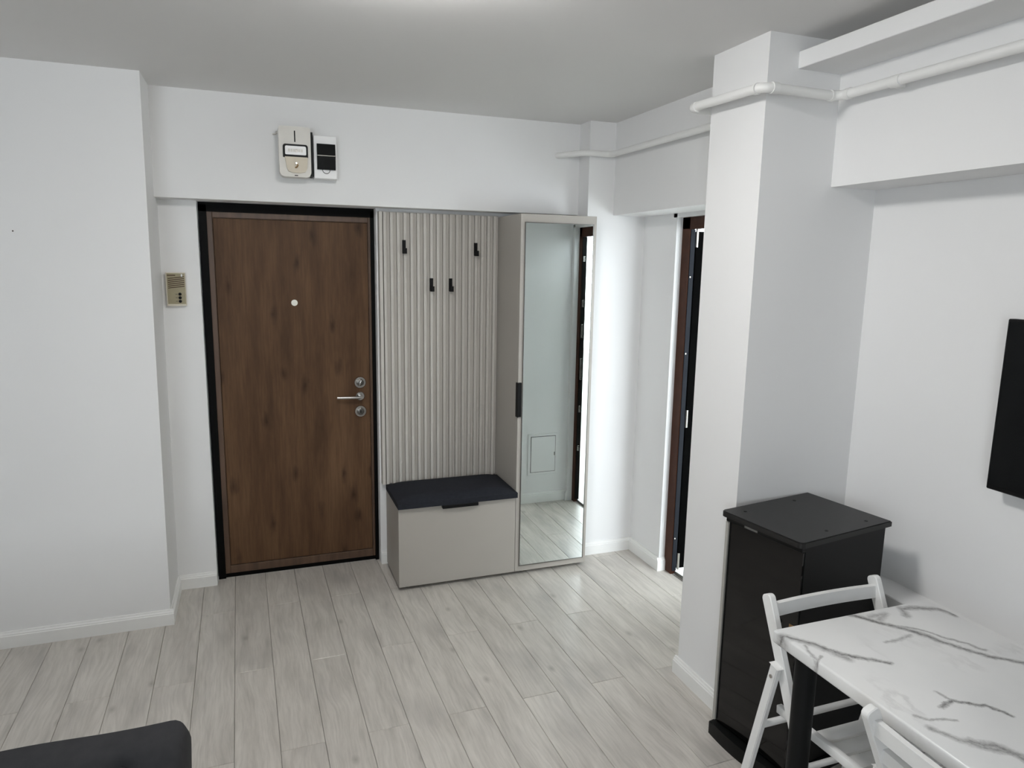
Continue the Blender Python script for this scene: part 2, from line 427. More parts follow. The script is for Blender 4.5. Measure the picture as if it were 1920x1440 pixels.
struct(box('wall_hall_far', XR, XR + 0.10, 3.386, YP + 0.02, 0, ZB2 + .01, P), 'short white wall between pillar and balcony door')
struct(box('wall_hall_near', XR, XR + 0.10, YC1 - 0.05, 2.465, 0, ZB2 + .01, P), 'white wall strip between column and balcony door')
struct(box('trim_4', XC, 2.30, YC0, YC1, 0, ZC, P), 'white column in the middle of the right side')
struct(box('trim_5', XRB, 2.30, YREAR, YC0 + .01, ZRB, ZC, P), 'deep white beam along the right wall')
struct(box('wall_right', XRW, 2.30, YREAR, YC0 + .01, 0, ZRB + .01, P), 'white right wall with the television')
struct(box('trim_6', 2.112, XRW + .01, YREAR, YC0 + .005, 0, 0.615, P, bevel=0.003), 'low white boxed ledge along the right wall')
struct(box('trim_7', XLG, XRB + .01, YREAR, YC0 + .004, ZLG0, ZLG1, P, bevel=0.002), 'white cove ledge below the ceiling on the right')
struct(box('wall_side', XSIDE - 0.2, XSIDE, YREAR - .2, YL + .02, 0, ZC, P), 'white side wall out of view')
# rear wall with the window that lets daylight in behind the camera
wr = struct_empty('wall_rear', (0, YREAR, 0), 'white rear wall with a window, behind the viewer')
box('wall_panel', XSIDE - .2, -2.20, YREAR - .2, YREAR, 0, ZC, P, wr)
box('wall_panel', -0.80, 2.62, YREAR - .2, YREAR, 0, ZC, P, wr)
box('wall_panel', -2.20, -0.80, YREAR - .2, YREAR, 0, 1.10, P, wr)
box('wall_panel', -2.20, -0.80, YREAR - .2, YREAR, 2.30, ZC, P, wr)
w1 = struct_empty('window_1', (-1.5, YREAR - .1, 1.10), 'white framed window behind the viewer')
for x in (-2.20, -1.53, -0.86): box('window_frame', x, x + .06, YREAR - .13, YREAR - .07, 1.10, 2.30, M['white_plastic'], w1)
for z in (1.10, 2.24): box('window_frame', -2.14, -0.86, YREAR - .13, YREAR - .07, z, z + .06, M['white_plastic'], w1)

# baseboards: a profile swept along a straight run
def baseboard(name, a, b, label, nrm, h=0.078, ext=0.0):
    a = Vector((a[0], a[1], 0)); b = Vector((b[0], b[1], 0)); n = Vector((nrm[0], nrm[1], 0))
    prof = [(0, 0), (0.016, 0), (0.016, h * .74), (0.0125, h * .78), (0.0125, h * .84), (0.008, h * .90), (0.006, h), (0, h)]
    bm = bmesh.new()
    A = [bm.verts.new(a + n * p + Vector((0, 0, z))) for p, z in prof]; B = [bm.verts.new(b + n * p + Vector((0, 0, z))) for p, z in prof]
    m = len(prof)
    for k in range(m): bm.faces.new((A[k], A[(k + 1) % m], B[(k + 1) % m], B[k]))
    bm.faces.new(A[::-1]); bm.faces.new(B)
    return struct(finish(bm, name, M['skirting']), label)
baseboard('baseboard_left', (XSIDE, YL), (XL + .016, YL), 'white skirting board along the projecting left wall', (0, -1))
baseboard('baseboard_left_return', (XL, YL), (XL, YW), 'white skirting board on the wall return', (1, 0))
baseboard('baseboard_back_left', (XL, YW), (XD0, YW), 'white skirting board left of the entrance door', (0, -1))
baseboard('baseboard_back_right', (XF1 + .008, YW), (XW0 + .03, YW), 'short white skirting board right of the entrance door', (0, -1))
baseboard('baseboard_pillar', (XP, YP), (XR, YP), 'white skirting board at the foot of the corner pillar', (0, -1))
baseboard('baseboard_hall_far', (XR, YP), (XR, 3.386), 'white skirting board beside the balcony door', (-1, 0))
baseboard('baseboard_hall_far_end', (XR - .016, 3.386), (XR + .036, 3.386), 'white skirting end at the balcony door', (0, -1))
baseboard('baseboard_hall_near', (XR, YC1), (XR, 2.465), 'white skirting board between column and balcony door', (-1, 0))
baseboard('baseboard_column_back', (XC, YC1), (XR, YC1), 'white skirting board behind the column', (0, 1))
baseboard('baseboard_column', (XC, YC0), (XC, YC1 + .016), 'white skirting board along the column', (-1, 0))
baseboard('baseboard_side', (XSIDE, YREAR), (XSIDE, YL), 'white skirting board out of view', (1, 0))

# ------------------------------------------------------------------ entrance door
d1 = struct_empty('door_1', ((XF0 + XF1) / 2, YF, 0), 'brown wood-grain entrance door in a black frame')
bm = bmesh.new()
bm_box(bm, XF0 - .008, XF0 + .030, YF - .02, YF + .07, 0, 2.05)
bm_box(bm, XF1 - .016, XF1 + .004, YF - .02, YF + .07, 0, 2.05)
bm_box(bm, XF0 - .008, XF1 + .004, YF - .02, YF + .07, 2.016, 2.063)
bm_box(bm, XF0 - .008, XF1 + .004, YF - .005, YF + .07, 0, 0.026)
finish(bm, 'door_frame', M['black_frame'], d1)
DX0, DX1, DZ0, DZ1 = XF0 + .026, XF1 - .014, 0.024, 2.019
leaf = box('door_leaf', DX0, DX1, YF + .004, YF + .06, DZ0, DZ1, M['wood_border'], d1)
PX0, PX1, PZ0, PZ1 = -0.178, 0.616, 0.072, 1.984
box('door_panel', PX0, PX1, YF - .006, YF + .006, PZ0, PZ1, M['wood_door'], d1, bevel=0.002)
bw = 0.003
for nm, a in (('left', (DX0, PX0 - bw, DZ0, DZ1)), ('right', (PX1 + bw, DX1, DZ0, DZ1)), ('top', (PX0 - bw, PX1 + bw, PZ1 + bw, DZ1)), ('bottom', (PX0 - bw, PX1 + bw, DZ0, PZ0 - bw))):
    box('door_edge_strip', a[0], a[1], YF - .010, YF + .006, a[2], a[3], M['wood_border'], d1, bevel=0.002)
yF = YF - .006
lathe('peephole', (.214, yF, 1.545), (0, -1, 0), [(0, .017), (.004, .017), (.006, .014), (.006, .0)], M['knob_white'], d1)
for nm, z, a in (('lock_rosette', 1.088, 0), ('lock_rosette', .919, 1)):
    r = lathe(nm, (.560, yF, z), (0, -1, 0), [(0, .034), (.006, .034), (.010, .031), (.010, .026), (.006, .025), (.006, 0)], M['chrome'], d1)
    c = lathe('lock_cylinder', (.560, yF - .006, z), (0, -1, 0), [(0, .021), (.006, .021), (.008, .018), (.008, 0)], M['steel_dark'], r)
    if a == 0: bar('thumb_turn', (.560 - .006, yF - .018, z - .015), (.560 + .006, yF - .018, z + .015), .008, .012, M['chrome'], r, side=(1, 0, 0), bevel=.002)
    else: box('keyhole', .5575, .5625, yF - .0150, yF - .0135, z - .008, z + .008, M['dark_plastic'], r)
hr = lathe('handle_rosette', (.560, yF, 1.008), (0, -1, 0), [(0, .025), (.008, .025), (.011, .022), (.011, 0)], M['chrome'], d1)
lathe('handle_neck', (.560, yF - .011, 1.008), (0, -1, 0), [(0, .011), (.035, .010), (.045, .010), (.045, 0)], M['chrome'], hr)
tube('handle_lever', round_path([(.568, yF - .048, 1.006), (.52, yF - .050, 1.008), (.425, yF - .046, 1.010)], .02), .0085, M['chrome'], hr, n=14)

# ------------------------------------------------------------------ balcony door (open outwards)
d2 = struct_empty('door_2', (XR + .06, 2.935, 0), 'dark mahogany balcony door standing open')
fx0, fx1 = XR + .037, XR + .069
bm = bmesh.new()
bm_box(bm, fx0, fx1, 3.312, 3.386, 0, 2.040, .002)
bm_box(bm, fx0, fx1, 2.465, 2.508, 0, 2.040, .002)
bm_box(bm, fx0, fx1, 2.466, 3.385, 1.975, 2.0395, .002)
finish(bm, 'door_frame', M['brown_pvc'], d2)
struct(box('trim_8', XR, XR + .10, 2.44, 3.42, 2.040, ZB2 + .01, P), 'thin white lintel over the balcony door')
box('rabbet_strip', fx0 + .004, fx1, 3.306, 3.3115, 0.02, 1.974, M['grey_gasket'], d2, bevel=.001)
box('rabbet_strip', fx0 + .004, fx1 + .006, 2.508, 2.512, 0.02, 1.974, M['black_frame'], d2, bevel=.001)
box('threshold', fx0 + .02, fx1, 2.515, 3.305, 0, .018, M['steel_dark'], d2, bevel=.003)
for z in (1.72, 1.30, .22): lathe('screw_cap', (fx0 + .012, 3.306, z), (0, -1, 0), [(0, .005), (.002, .005), (.003, .003), (.003, 0)], M['chrome'], d2, n=12)
lf = box('door_leaf', fx1 + .010, fx1 + .70, 3.312, 3.368, .03, 1.965, M['leaf'], d2, bevel=.003)
for z in (.08, .93, 1.93): tube('hinge', [(fx1 + .010, 3.304, z - .05), (fx1 + .010, 3.304, z + .05)], .008, M['chrome'], d2, n=12)
for z, h in ((1.50, .05), (1.30, .10), (1.02, .16), (.72, .05), (.42, .04), (1.82, .04)):
    box('strike_plate', fx0 + .012, fx0 + .028, 2.512, 2.514, z - h / 2, z + h / 2, M['chrome'], d2, bevel=.001)
struct(box('balcony_slab', 2.295, 3.6, -1.0, 4.35, -.06, -.013, M['balcony']), 'pale balcony floor outside the open door')
struct(box('balcony_shade_wall', 3.35, 3.5, 1.75, 4.35, -.012, 2.5, M['balcony']), 'pale wall added on the balcony to narrow the daylight')  # added wall: cuts the sky so daylight falls mainly on the pillar
struct(box('balcony_sky_block', 2.31, 3.5, 1.0, 4.35, 2.5, 2.6, M['balcony']), 'pale slab added over the balcony to block overhead sky')  # added slab: keeps overhead sky light out of the doorway
struct(box('balcony_parapet', 3.35, 3.5, -1.0, 1.75, -.012, .85, M['balcony']), 'pale balcony parapet outside the open door')

# access hatch on the back of the column (seen in the mirror)
h = thing('access_hatch', 'small white access hatch low on the wall, seen in the mirror', 'hatch', (1.995, YC1, .22))
box('hatch_frame', 1.876, 2.112, YC1, YC1 + .006, .215, .530, M['white_plastic'], h, bevel=.001)
hd = box('hatch_door', 1.900, 2.094, YC1 + .006, YC1 + .0095, .238, .508, M['paint'], h, bevel=.001)
bm = bmesh.new()
for a in ((1.897, 1.900, .235, .511), (2.094, 2.097, .235, .511), (1.900, 2.094, .235, .238), (1.900, 2.094, .508, .511)): bm_box(bm, a[0], a[1], YC1 + .0055, YC1 + .0068, a[2], a[3])
finish(bm, 'hatch_gap', M['black_frame'], h)
box('hatch_latch', 2.086, 2.090, YC1 + .0095, YC1 + .0125, .36, .385, M['steel_dark'], h)

# ------------------------------------------------------------------ bench
GP = M['greige']
bn = thing('shoe_bench', 'low greige storage bench with dark padded seat', 'bench', ((XW0 + XWM) / 2, (YWF + YWB) / 2, 0))
t = .018
box('side_panel', XW0, XW0 + t, YWF + .019, YWB, .020, ZBN, GP, bn, bevel=.0008)
box('side_panel', XWM - t - .001, XWM - .001, YWF + .019, YWB, .020, ZBN, GP, bn, bevel=.0008)
box('bottom_panel', XW0 + t, XWM - t, YWF + .019, YWB, .020, .038, GP, bn)
box('back_panel', XW0 + t, XWM - t, YWB - .008, YWB - .001, .038, ZBN, GP, bn)
fp = box('front_panel', XW0, XWM - .003, YWF, YWF + .018, .022, ZBN - .004, GP, bn, bevel=.0010)
for x in (XW0 + .05, XWM - .06):
    for y in (YWF + .06, YWB - .05): lathe('foot', (x, y, 0), (0, 0, 1), [(0, .018), (.020, .018), (.020, 0)], M['dark_plastic'], bn, n=16)
# padded seat: softly domed
bm = bmesh.new(); nx, ny = 24, 14
sx0, sx1, sy0, sy1 = XW0 - .006, XWM + .000, YWF - .026, YWB - .024
def seat_z(i, j):
    a = min(i, nx - i) / (nx / 2.); b = min(j, ny - j) / (ny / 2.)
    e = 1 - (1 - min(1, a * 2.5)) ** 3; f = 1 - (1 - min(1, b * 2.0)) ** 3
    return ZBN + .030 + .028 * e * f
grid = [[bm.verts.new((sx0 + (sx1 - sx0) * i / nx, sy0 + (sy1 - sy0) * j / ny, seat_z(i, j))) for j in range(ny + 1)] for i in range(nx + 1)]
low = {}
for i in range(nx):
    for j in range(ny): bm.faces.new((grid[i][j], grid[i + 1][j], grid[i + 1][j + 1], grid[i][j + 1]))
rim = [grid[i][0] for i in range(nx + 1)] + [grid[nx][j] for j in range(1, ny + 1)] + [grid[i][ny] for i in range(nx - 1, -1, -1)] + [grid[0][j] for j in range(ny - 1, 0, -1)]
lowr = [bm.verts.new((v.co.x, v.co.y, ZBN + .001)) for v in rim]
for k in range(len(rim)): bm.faces.new((rim[k], rim[(k + 1) % len(rim)], lowr[(k + 1) % len(rim)], lowr[k]))
bm.faces.new(lowr[::-1])
finish(bm, 'seat_cushion', M['cushion'], bn, smooth=True)
hb = bmesh.new(); bm_box(hb, .921, 1.124, YWF - .030, YWF + .0, ZBN - .018, ZBN + .0005, .002)
finish(hb, 'pull_tab', M['black_metal'], bn)

# ------------------------------------------------------------------ slatted coat panel
SZ0, SZ1 = .500, 2.046
sl = thing('coat_panel', 'vertical slatted greige wall panel with black coat hooks', 'coat rack', ((XW0 + XWM) / 2, YW - .02, SZ0))
box('backing_board', .662, XWM - .001, YW - .027, YW - .001, SZ0, SZ1, M['greige_slat'], sl)
box('edge_strip', .662, .680, YW - .053, YW - .027, SZ0, SZ1, M['greige_slat'], sl, bevel=.0008)
pitch = (1.318 - .682) / 17
bm = bmesh.new()
w = pitch * .48
bm_prism(bm, [(0, 0), (w, 0), (w - .0015, -.024), (.0015, -.024)], 0, SZ1 - SZ0 - .004)
bmesh.ops.recalc_face_normals(bm, faces=bm.faces)
sm = bpy.data.meshes.new('slat'); bm.to_mesh(sm); bm.free(); sm.materials.append(M['greige_slat'])
for i in range(18):
    o = bpy.data.objects.new('slat', sm); COL.objects.link(o); o.parent = sl
    o.location = Vector((.684 + pitch * i, YW - .0271, SZ0 + .001)) - OFF[sl]
for x, z1 in ((.798, 1.895), (1.212, 1.890), (.952, 1.688), (1.064, 1.688)):
    yh = YW - .0515
    hk = box('coat_hook', x - .010, x + .010, yh - .005, yh, z1 - .072, z1, M['black_metal'], sl, bevel=.001)
    bm = bmesh.new(); bm_box(bm, x - .010, x + .010, yh - .034, yh - .005, z1 - .074, z1 - .062, .001); bm_box(bm, x - .010, x + .010, yh - .036, yh - .028, z1 - .074, z1 - .044, .001)
    finish(bm, 'hook_arm', M['black_metal'], hk)

# ------------------------------------------------------------------ mirrored wardrobe
wd = thing('wardrobe', 'tall narrow greige wardrobe with full-length mirror door', 'wardrobe', ((XWM + XW1) / 2, (YWF + YWB) / 2, 0))
box('side_panel', XWM, XWM + t, YWF + .021, YWB + .03, .020, ZW, GP, wd, bevel=.0008)
box('side_panel', XW1 - t, XW1, YWF + .021, YP - .002, .020, ZW, GP, wd, bevel=.0008)
box('top_panel', XWM + t, XW1 - t, YWF + .021, YP - .002, ZW - t, ZW, GP, wd)
box('bottom_panel', XWM + t, XW1 - t, YWF + .021, YP - .002, .020, .020 + t, GP, wd)
dr = box('wardrobe_door', XWM - .001, XW1, YWF, YWF + .018, .022, ZW, GP, wd, bevel=.0010)
MX0, MX1, MZ0, MZ1 = 1.382, 1.781, .058, 1.993
box('mirror', MX0, MX1, YWF - .0035, YWF - .0004, MZ0, MZ1, M['mirror'], dr)
bm = bmesh.new()
for a in ((MX0 - .004, MX0, MZ0 - .004, MZ1 + .004), (MX1, MX1 + .004, MZ0 - .004, MZ1 + .004), (MX0, MX1, MZ0 - .004, MZ0), (MX0, MX1, MZ1, MZ1 + .004)): bm_box(bm, a[0], a[1], YWF - .0055, YWF - .0003, a[2], a[3])
finish(bm, 'mirror_edging', M['steel_dark'], dr)
bm = bmesh.new(); bm_box(bm, XWM - .006, XWM + .016, YWF - .012, YWF - .0002, .937, 1.130, .001); bm_box(bm, XWM - .010, XWM - .0015, YWF - .020, YWF + .012, .937, 1.130, .001)
finish(bm, 'door_handle', M['black_metal'], dr)
for x in (XWM + .05, XW1 - .05):
    for y in (YWF + .06, YP - .05): lathe('foot', (x, y, 0), (0, 0, 1), [(0, .018), (.020, .018), (.020, 0)], M['dark_plastic'], wd, n=16)

# ------------------------------------------------------------------ electricity meter, fuse box, intercom
em = thing('electricity_meter', 'aged cream electricity meter with glass reading window above the door', 'electricity meter', (.226, YB, 2.18))
bm = bmesh.new()
def rpoly(x0, x1, z0, z1, rt_, rb_, n=5):
    pts = []
    for (cx, cz, a0, r) in ((x1 - rt_, z1 - rt_, 0, rt_), (x0 + rt_, z1 - rt_, 90, rt_), (x0 + rb_, z0 + rb_, 180, rb_), (x1 - rb_, z0 + rb_, 270, rb_)):
        for i in range(n + 1):
            a = math.radians(a0 + 90 * i / n); pts.append((cx + r * math.cos(a), cz + r * math.sin(a)))
    return pts
bm_extrude_y(bm, rpoly(.150, .300, 2.180, 2.418, .012, .026), YB - .115, YB - .04)
bm_extrude_y(bm, rpoly(.158, .306, 2.188, 2.408, .010, .02), YB - .04, YB)
finish(bm, 'meter_case', M['meter'], em)
em_slot = box('cooling_slot', .2225, .2285, YB - .1160, YB - .1150, 2.345, 2.398, M['dark_plastic'], em)
box('slot_mark', .220, .236, YB - .1160, YB - .1150, 2.185, 2.189, M['dark_plastic'], em)
bm = bmesh.new(); bm_extrude_y(bm, rpoly(.168, .286, 2.271, 2.334, .012, .003), YB - .120, YB - .1151); finish(bm, 'window_surround', M['dark_plastic'], em)
wn = bmesh.new(); bm_extrude_y(wn, rpoly(.178, .277, 2.284, 2.325, .007, .005), YB - .124, YB - .1201); wp = finish(wn, 'reading_window', M['white_plastic'], em)
for i in range(6):
    box('counter_digit', .192 + i * .012, .201 + i * .012, YB - .1250, YB - .1242, 2.297, 2.311, M['steel_dark'] if i == 3 else M['meter'], wp)
bm = bmesh.new(); bm_extrude_y(bm, [(.176, 2.274), (.284, 2.274), (.280, 2.222), (.272, 2.205), (.250, 2.199), (.212, 2.199), (.192, 2.205), (.184, 2.222)], YB - .124, YB - .1152)
cv = finish(bm, 'terminal_cover', M['meter_beige'], em)
bm = bmesh.new(); bm_lathe(bm, (.228, YB - .124, 2.243), (0, -1, 0), [(0, .006), (.008, .006), (.010, .004), (.010, 0)], 14)
finish(bm, 'seal_screw', M['chrome'], cv, smooth=True)
bm = bmesh.new(); bm_tube(bm, [(.231, YB - .130, 2.243), (.236, YB - .130, 2.234), (.230, YB - .128, 2.225), (.222, YB - .128, 2.223)], .0035, 8)
finish(bm, 'seal_wire', M['brass'], cv, smooth=True)
tube('meter_cable', [(.150, YB - .05, 2.392), (.144, YB - .03, 2.400), (.140, YB - .012, 2.392), (.128, YB - .004, 2.392)], .004, M['meter'], em, n=8)

fb = thing('fuse_box', 'small white fuse box with dark smoked window beside the meter', 'fuse box', (.372, YB, 2.18))
box('fuse_case', .316, .430, YB - .078, YB, 2.182, 2.392, M['white_plastic'], fb, bevel=.004, seg=2)
bm = bmesh.new()
prof = [(2.226, .079), (2.226, .090), (2.288, .098), (2.292, .101), (2.296, .098), (2.350, .090), (2.350, .079)]
a = [bm.verts.new((.331, YB - d, z)) for z, d in prof]; b = [bm.verts.new((.421, YB - d, z)) for z, d in prof]
for k in range(len(prof)): bm.faces.new((a[k], a[(k + 1) % len(prof)], b[(k + 1) % len(prof)], b[k]))
bm.faces.new(a[::-1]); bm.faces.new(b)
finish(bm, 'smoked_cover', M['screen'], fb)
box('window_ridge', .331, .421, YB - .1035, YB - .0990, 2.2895, 2.2940, M['steel_dark'], fb, bevel=.001)
tube('finger_notch', [(.376 + .018 * math.cos(math.radians(q)), YB - .079, 2.226 + .018 * math.sin(math.radians(q))) for q in range(180, 361, 15)], .0018, M['steel_dark'], fb, n=6)
box('gap_shade_strip', .3005, .3125, YB - .085, YB - .001, 2.190, 2.402, M['dark_plastic'], em)  # dark strip standing in for the shade between meter and fuse box
cable = tube('cable_conduit', [(.306, YB - .02, 2.40), (.315, YB - .012, 2.405), (.314, YB - .004, 2.412)], .006, M['white_plastic'], em, n=8)

ic = thing('intercom', 'small yellowed intercom box on the wall left of the entrance door', 'intercom', (-.362, YW, 1.54))
box('intercom_case', -.408, -.318, YW - .032, YW, 1.536, 1.704, M['pale_edge'], ic, bevel=.003, seg=2)
fcp = box('face_plate', -.402, -.319, YW - .0345, YW - .0322, 1.546, 1.700, M['intercom'], ic)
for i in range(6): bar('speaker_slot', (-.397, YW - .0350, 1.626 + i * .0095), (-.322, YW - .0350, 1.636 + i * .0095), .0012, .0035, M['brown_pvc'], fcp, side=(0, 1, 0))
for z in (1.596, 1.578, 1.560):
    lathe('call_button', (-.345, YW - .0345, z), (0, -1, 0), [(0, .0075), (.004, .0075), (.005, .005), (.005, 0)], M['dark_plastic'], fcp, n=14)
    box('button_mark', -.366, -.356, YW - .0352, YW - .0345, z - .0008, z + .0008, M['dark_plastic'], fcp)
box('name_strip', -.400, -.362, YW - .0352, YW - .0345, 1.688, 1.692, M['brown_pvc'], fcp)
box('status_window', -.336, -.330, YW - .0352, YW - .0345, 1.682, 1.696, M['white_plastic'], fcp)

# ------------------------------------------------------------------ heating pipe
PZ = 2.372; rp = .0165
path = [(1.670, YB + .01, 2.392), (1.700, YB - .030, 2.392), (1.760, YP - .02, 2.391), (1.800, YP - .042, 2.391), (XB2 - .05, YP - .044, 2.390), (XB2 - .05, YC1 + .052, 2.385), (1.634, YC1 + .052, 2.384), (1.634, YC0 - .062, PZ), (1.953, YC0 - .062, PZ - .002), (1.953, YREAR + .01, PZ - .012)]
hp = thing('heating_pipe', 'white painted heating pipe running round column and right wall', 'pipe', (1.634, YC0, PZ))
bm = bmesh.new(); bm_tube(bm, round_path(path, .045, 6), rp, 18); finish(bm, 'pipe_run', M['pipe'], hp, smooth=True)
for p, q in (((1.634, YC0 - .020, PZ), (1.634, YC0 - .034, PZ)), ((1.665, YC0 - .062, PZ), (1.690, YC0 - .062, PZ)), ((1.915, YC0 - .062, PZ - .002), (1.929, YC0 - .062, PZ - .002)), ((1.953, YC0 - .100, PZ - .002), (1.953, YC0 - .118, PZ - .002)), ((1.953, 1.828, PZ - .004), (1.953, 1.790, PZ - .004)), ((1.634, YC1 + .012, PZ + .009), (1.634, YC1 + .002, PZ + .009))):
    tube('pipe_coupling', [p, q], rp + .0028, M['pipe'], hp, n=18)
for y in (1.84, .9): box('pipe_bracket', 1.965, XRB + .004, y - .012, y + .012, PZ - .014, PZ + .004, M['pipe'], hp, bevel=.002)

# ------------------------------------------------------------------ ceiling lamp (just above the frame)
lp = thing('ceiling_lamp', 'round white flush ceiling lamp, lit', 'lamp', (LAMP_POS[0], LAMP_POS[1], ZC))
lathe('lamp_base', (LAMP_POS[0], LAMP_POS[1], ZC), (0, 0, -1), [(0, .185), (.018, .185), (.018, 0)], M['white_plastic'], lp)
lathe('diffuser', (LAMP_POS[0], LAMP_POS[1], ZC - .0185), (0, 0, -1), [(0, .178), (.050, .178), (.066, .165), (.074, .11), (.077, 0)], M['lamp'], lp)

# ------------------------------------------------------------------ television
tv = thing('television', 'flat black television on the right wall', 'television', (XRW, 1.02, 1.095))
box('tv_body', 2.160, 2.190, .560, 1.498, 1.098, 1.634, M['dark_plastic'], tv, bevel=.003)
box('tv_screen', 2.1575, 2.1605, .568, 1.490, 1.112, 1.626, M['screen'], tv)
box('wall_bracket', 2.190, XRW, .88, 1.16, 1.25, 1.50, M['black_metal'], tv)

# ------------------------------------------------------------------ glass-fronted rack (black)
RZ = math.radians(8.6)
cb = thing('media_cabinet', 'black media cabinet with smoked glass door in front of the column', 'cabinet', (1.829, 1.899, 0), RZ, local=True)
hx, hy = .2325, .1775
def rrect(x0, x1, y0, y1, r, n=4, corners=(1, 1, 1, 1)):
    pts = []
    for f, (cx, cy_, a0) in zip(corners, ((x1 - r, y1 - r, 0), (x0 + r, y1 - r, 90), (x0 + r, y0 + r, 180), (x1 - r, y0 + r, 270))):
        if f:
            for i in range(n + 1):
                a = math.radians(a0 + 90 * i / n); pts.append((cx + r * math.cos(a), cy_ + r * math.sin(a)))
        else:
            pts.append({0: (x1, y1), 90: (x0, y1), 180: (x0, y0), 270: (x1, y0)}[a0])
    return pts
bm = bmesh.new(); bm_prism(bm, rrect(-hx, hx, -hy, hy, .018, corners=(0, 1, 1, 0)), .882, .902)
bmesh.ops.bevel(bm, geom=[e for e in bm.edges if all(v.co.z > .9019 for v in e.verts)], offset=.003, segments=2, affect='EDGES')
tp = finish(bm, 'top_board', M['cabinet_top'], cb)
for x, y in ((-.165, .125), (.150, -.135), (-.06, -.135), (.10, .13)): lathe('screw_cap', (x, y, .902), (0, 0, 1), [(0, .006), (.0012, .006), (.0012, 0)], M['dark_plastic'], tp, n=12)
bx0, bx1, by0, by1 = -hx + .020, hx - .014, -hy + .012, hy - .012
box('side_panel', bx0 + .016, bx1, by0, by0 + .018, .055, .882, M['cabinet'], cb, bevel=.001)
box('side_panel', bx0 + .016, bx1, by1 - .018, by1, .055, .882, M['cabinet'], cb, bevel=.001)
box('back_panel', bx1 - .008, bx1 - .0005, by0 + .018, by1 - .018, .055, .882, M['cabinet'], cb)
rl = box('top_rail', bx0 - .002, bx0 + .022, by0, by1, .862, .882, M['cabinet'], cb, bevel=.001)
box('brand_plate', bx0 - .0035, bx0 - .0021, .020, .078, .8655, .8730, M['plate'], rl)
for z in (.34, .60): box('shelf', bx0 + .03, bx1 - .008, by0 + .018, by1 - .018, z, z + .016, M['cabinet'], cb)
box('bottom_board', bx0 + .016, bx1, by0 + .018, by1 - .018, .055, .073, M['cabinet'], cb)
gd = box('glass_door', bx0 + .006, bx0 + .0115, by0 + .001, by1 - .001, .066, .860, M['smoked'], cb)
box('glass_edge', bx0 - .003, bx0 + .0055, by1 - .012, by1 + .001, .066, .860, M['pale_grey'], gd, bevel=.001)
box('hinge_plate', bx0 + .0035, bx0 + .006, by0 + .004, by0 + .030, .575, .600, M['brass'], gd, bevel=.0005)
lathe('door_knob', (bx0 + .006, by0 + .080, .585), (-1, 0, 0), [(0, .006), (.006, .006), (.009, .009), (.014, .009), (.016, .006), (.016, 0)], M['chrome'], gd, n=16)
# plinth with bowed front
pts = [(bx1, -hy + .002), (bx1, hy - .002)]
for i in range(13):
    s_ = i / 12; y = (hy - .002) * (1 - 2 * s_); pts.append((-hx + .012 - .020 * (1 - (1 - 2 * s_) ** 2), y))
bm = bmesh.new(); bm_prism(bm, pts, 0.0, .055)
bmesh.ops.bevel(bm, geom=[e for e in bm.edges if all(v.co.z > .0549 for v in e.verts)], offset=.006, segments=2, affect='EDGES')
finish(bm, 'plinth', M['cabinet'], cb)

# ------------------------------------------------------------------ dining table
tb = thing('dining_table', 'rectangular white marble-print table on black legs', 'table', ((XT0 + XT1) / 2, 1.0, 0))
torg = ((XT0 + XT1) / 2, 1.0, ZT - .038)
M['marble'] = marble(torg)
box('table_top', XT0, XT1, .50, YT1, ZT - .038, ZT, M['marble'], tb, bevel=.006, seg=3, origin=torg, smooth=True)
for x in (XT0 + .050, XT1 - .050):
    for y in (.50 + .085, YT1 - .085):
        lathe('leg', (x, y, 0), (0, 0, 1), [(0, .026), (.004, .030), (.70, .030), (.712, .030), (.712, 0)], M['tleg'], tb)
for y in (YT1 - .10, .57): box('apron', XT0 + .09, XT1 - .09, y, y + .03, ZT - .07, ZT - .0385, M['tleg'], tb)

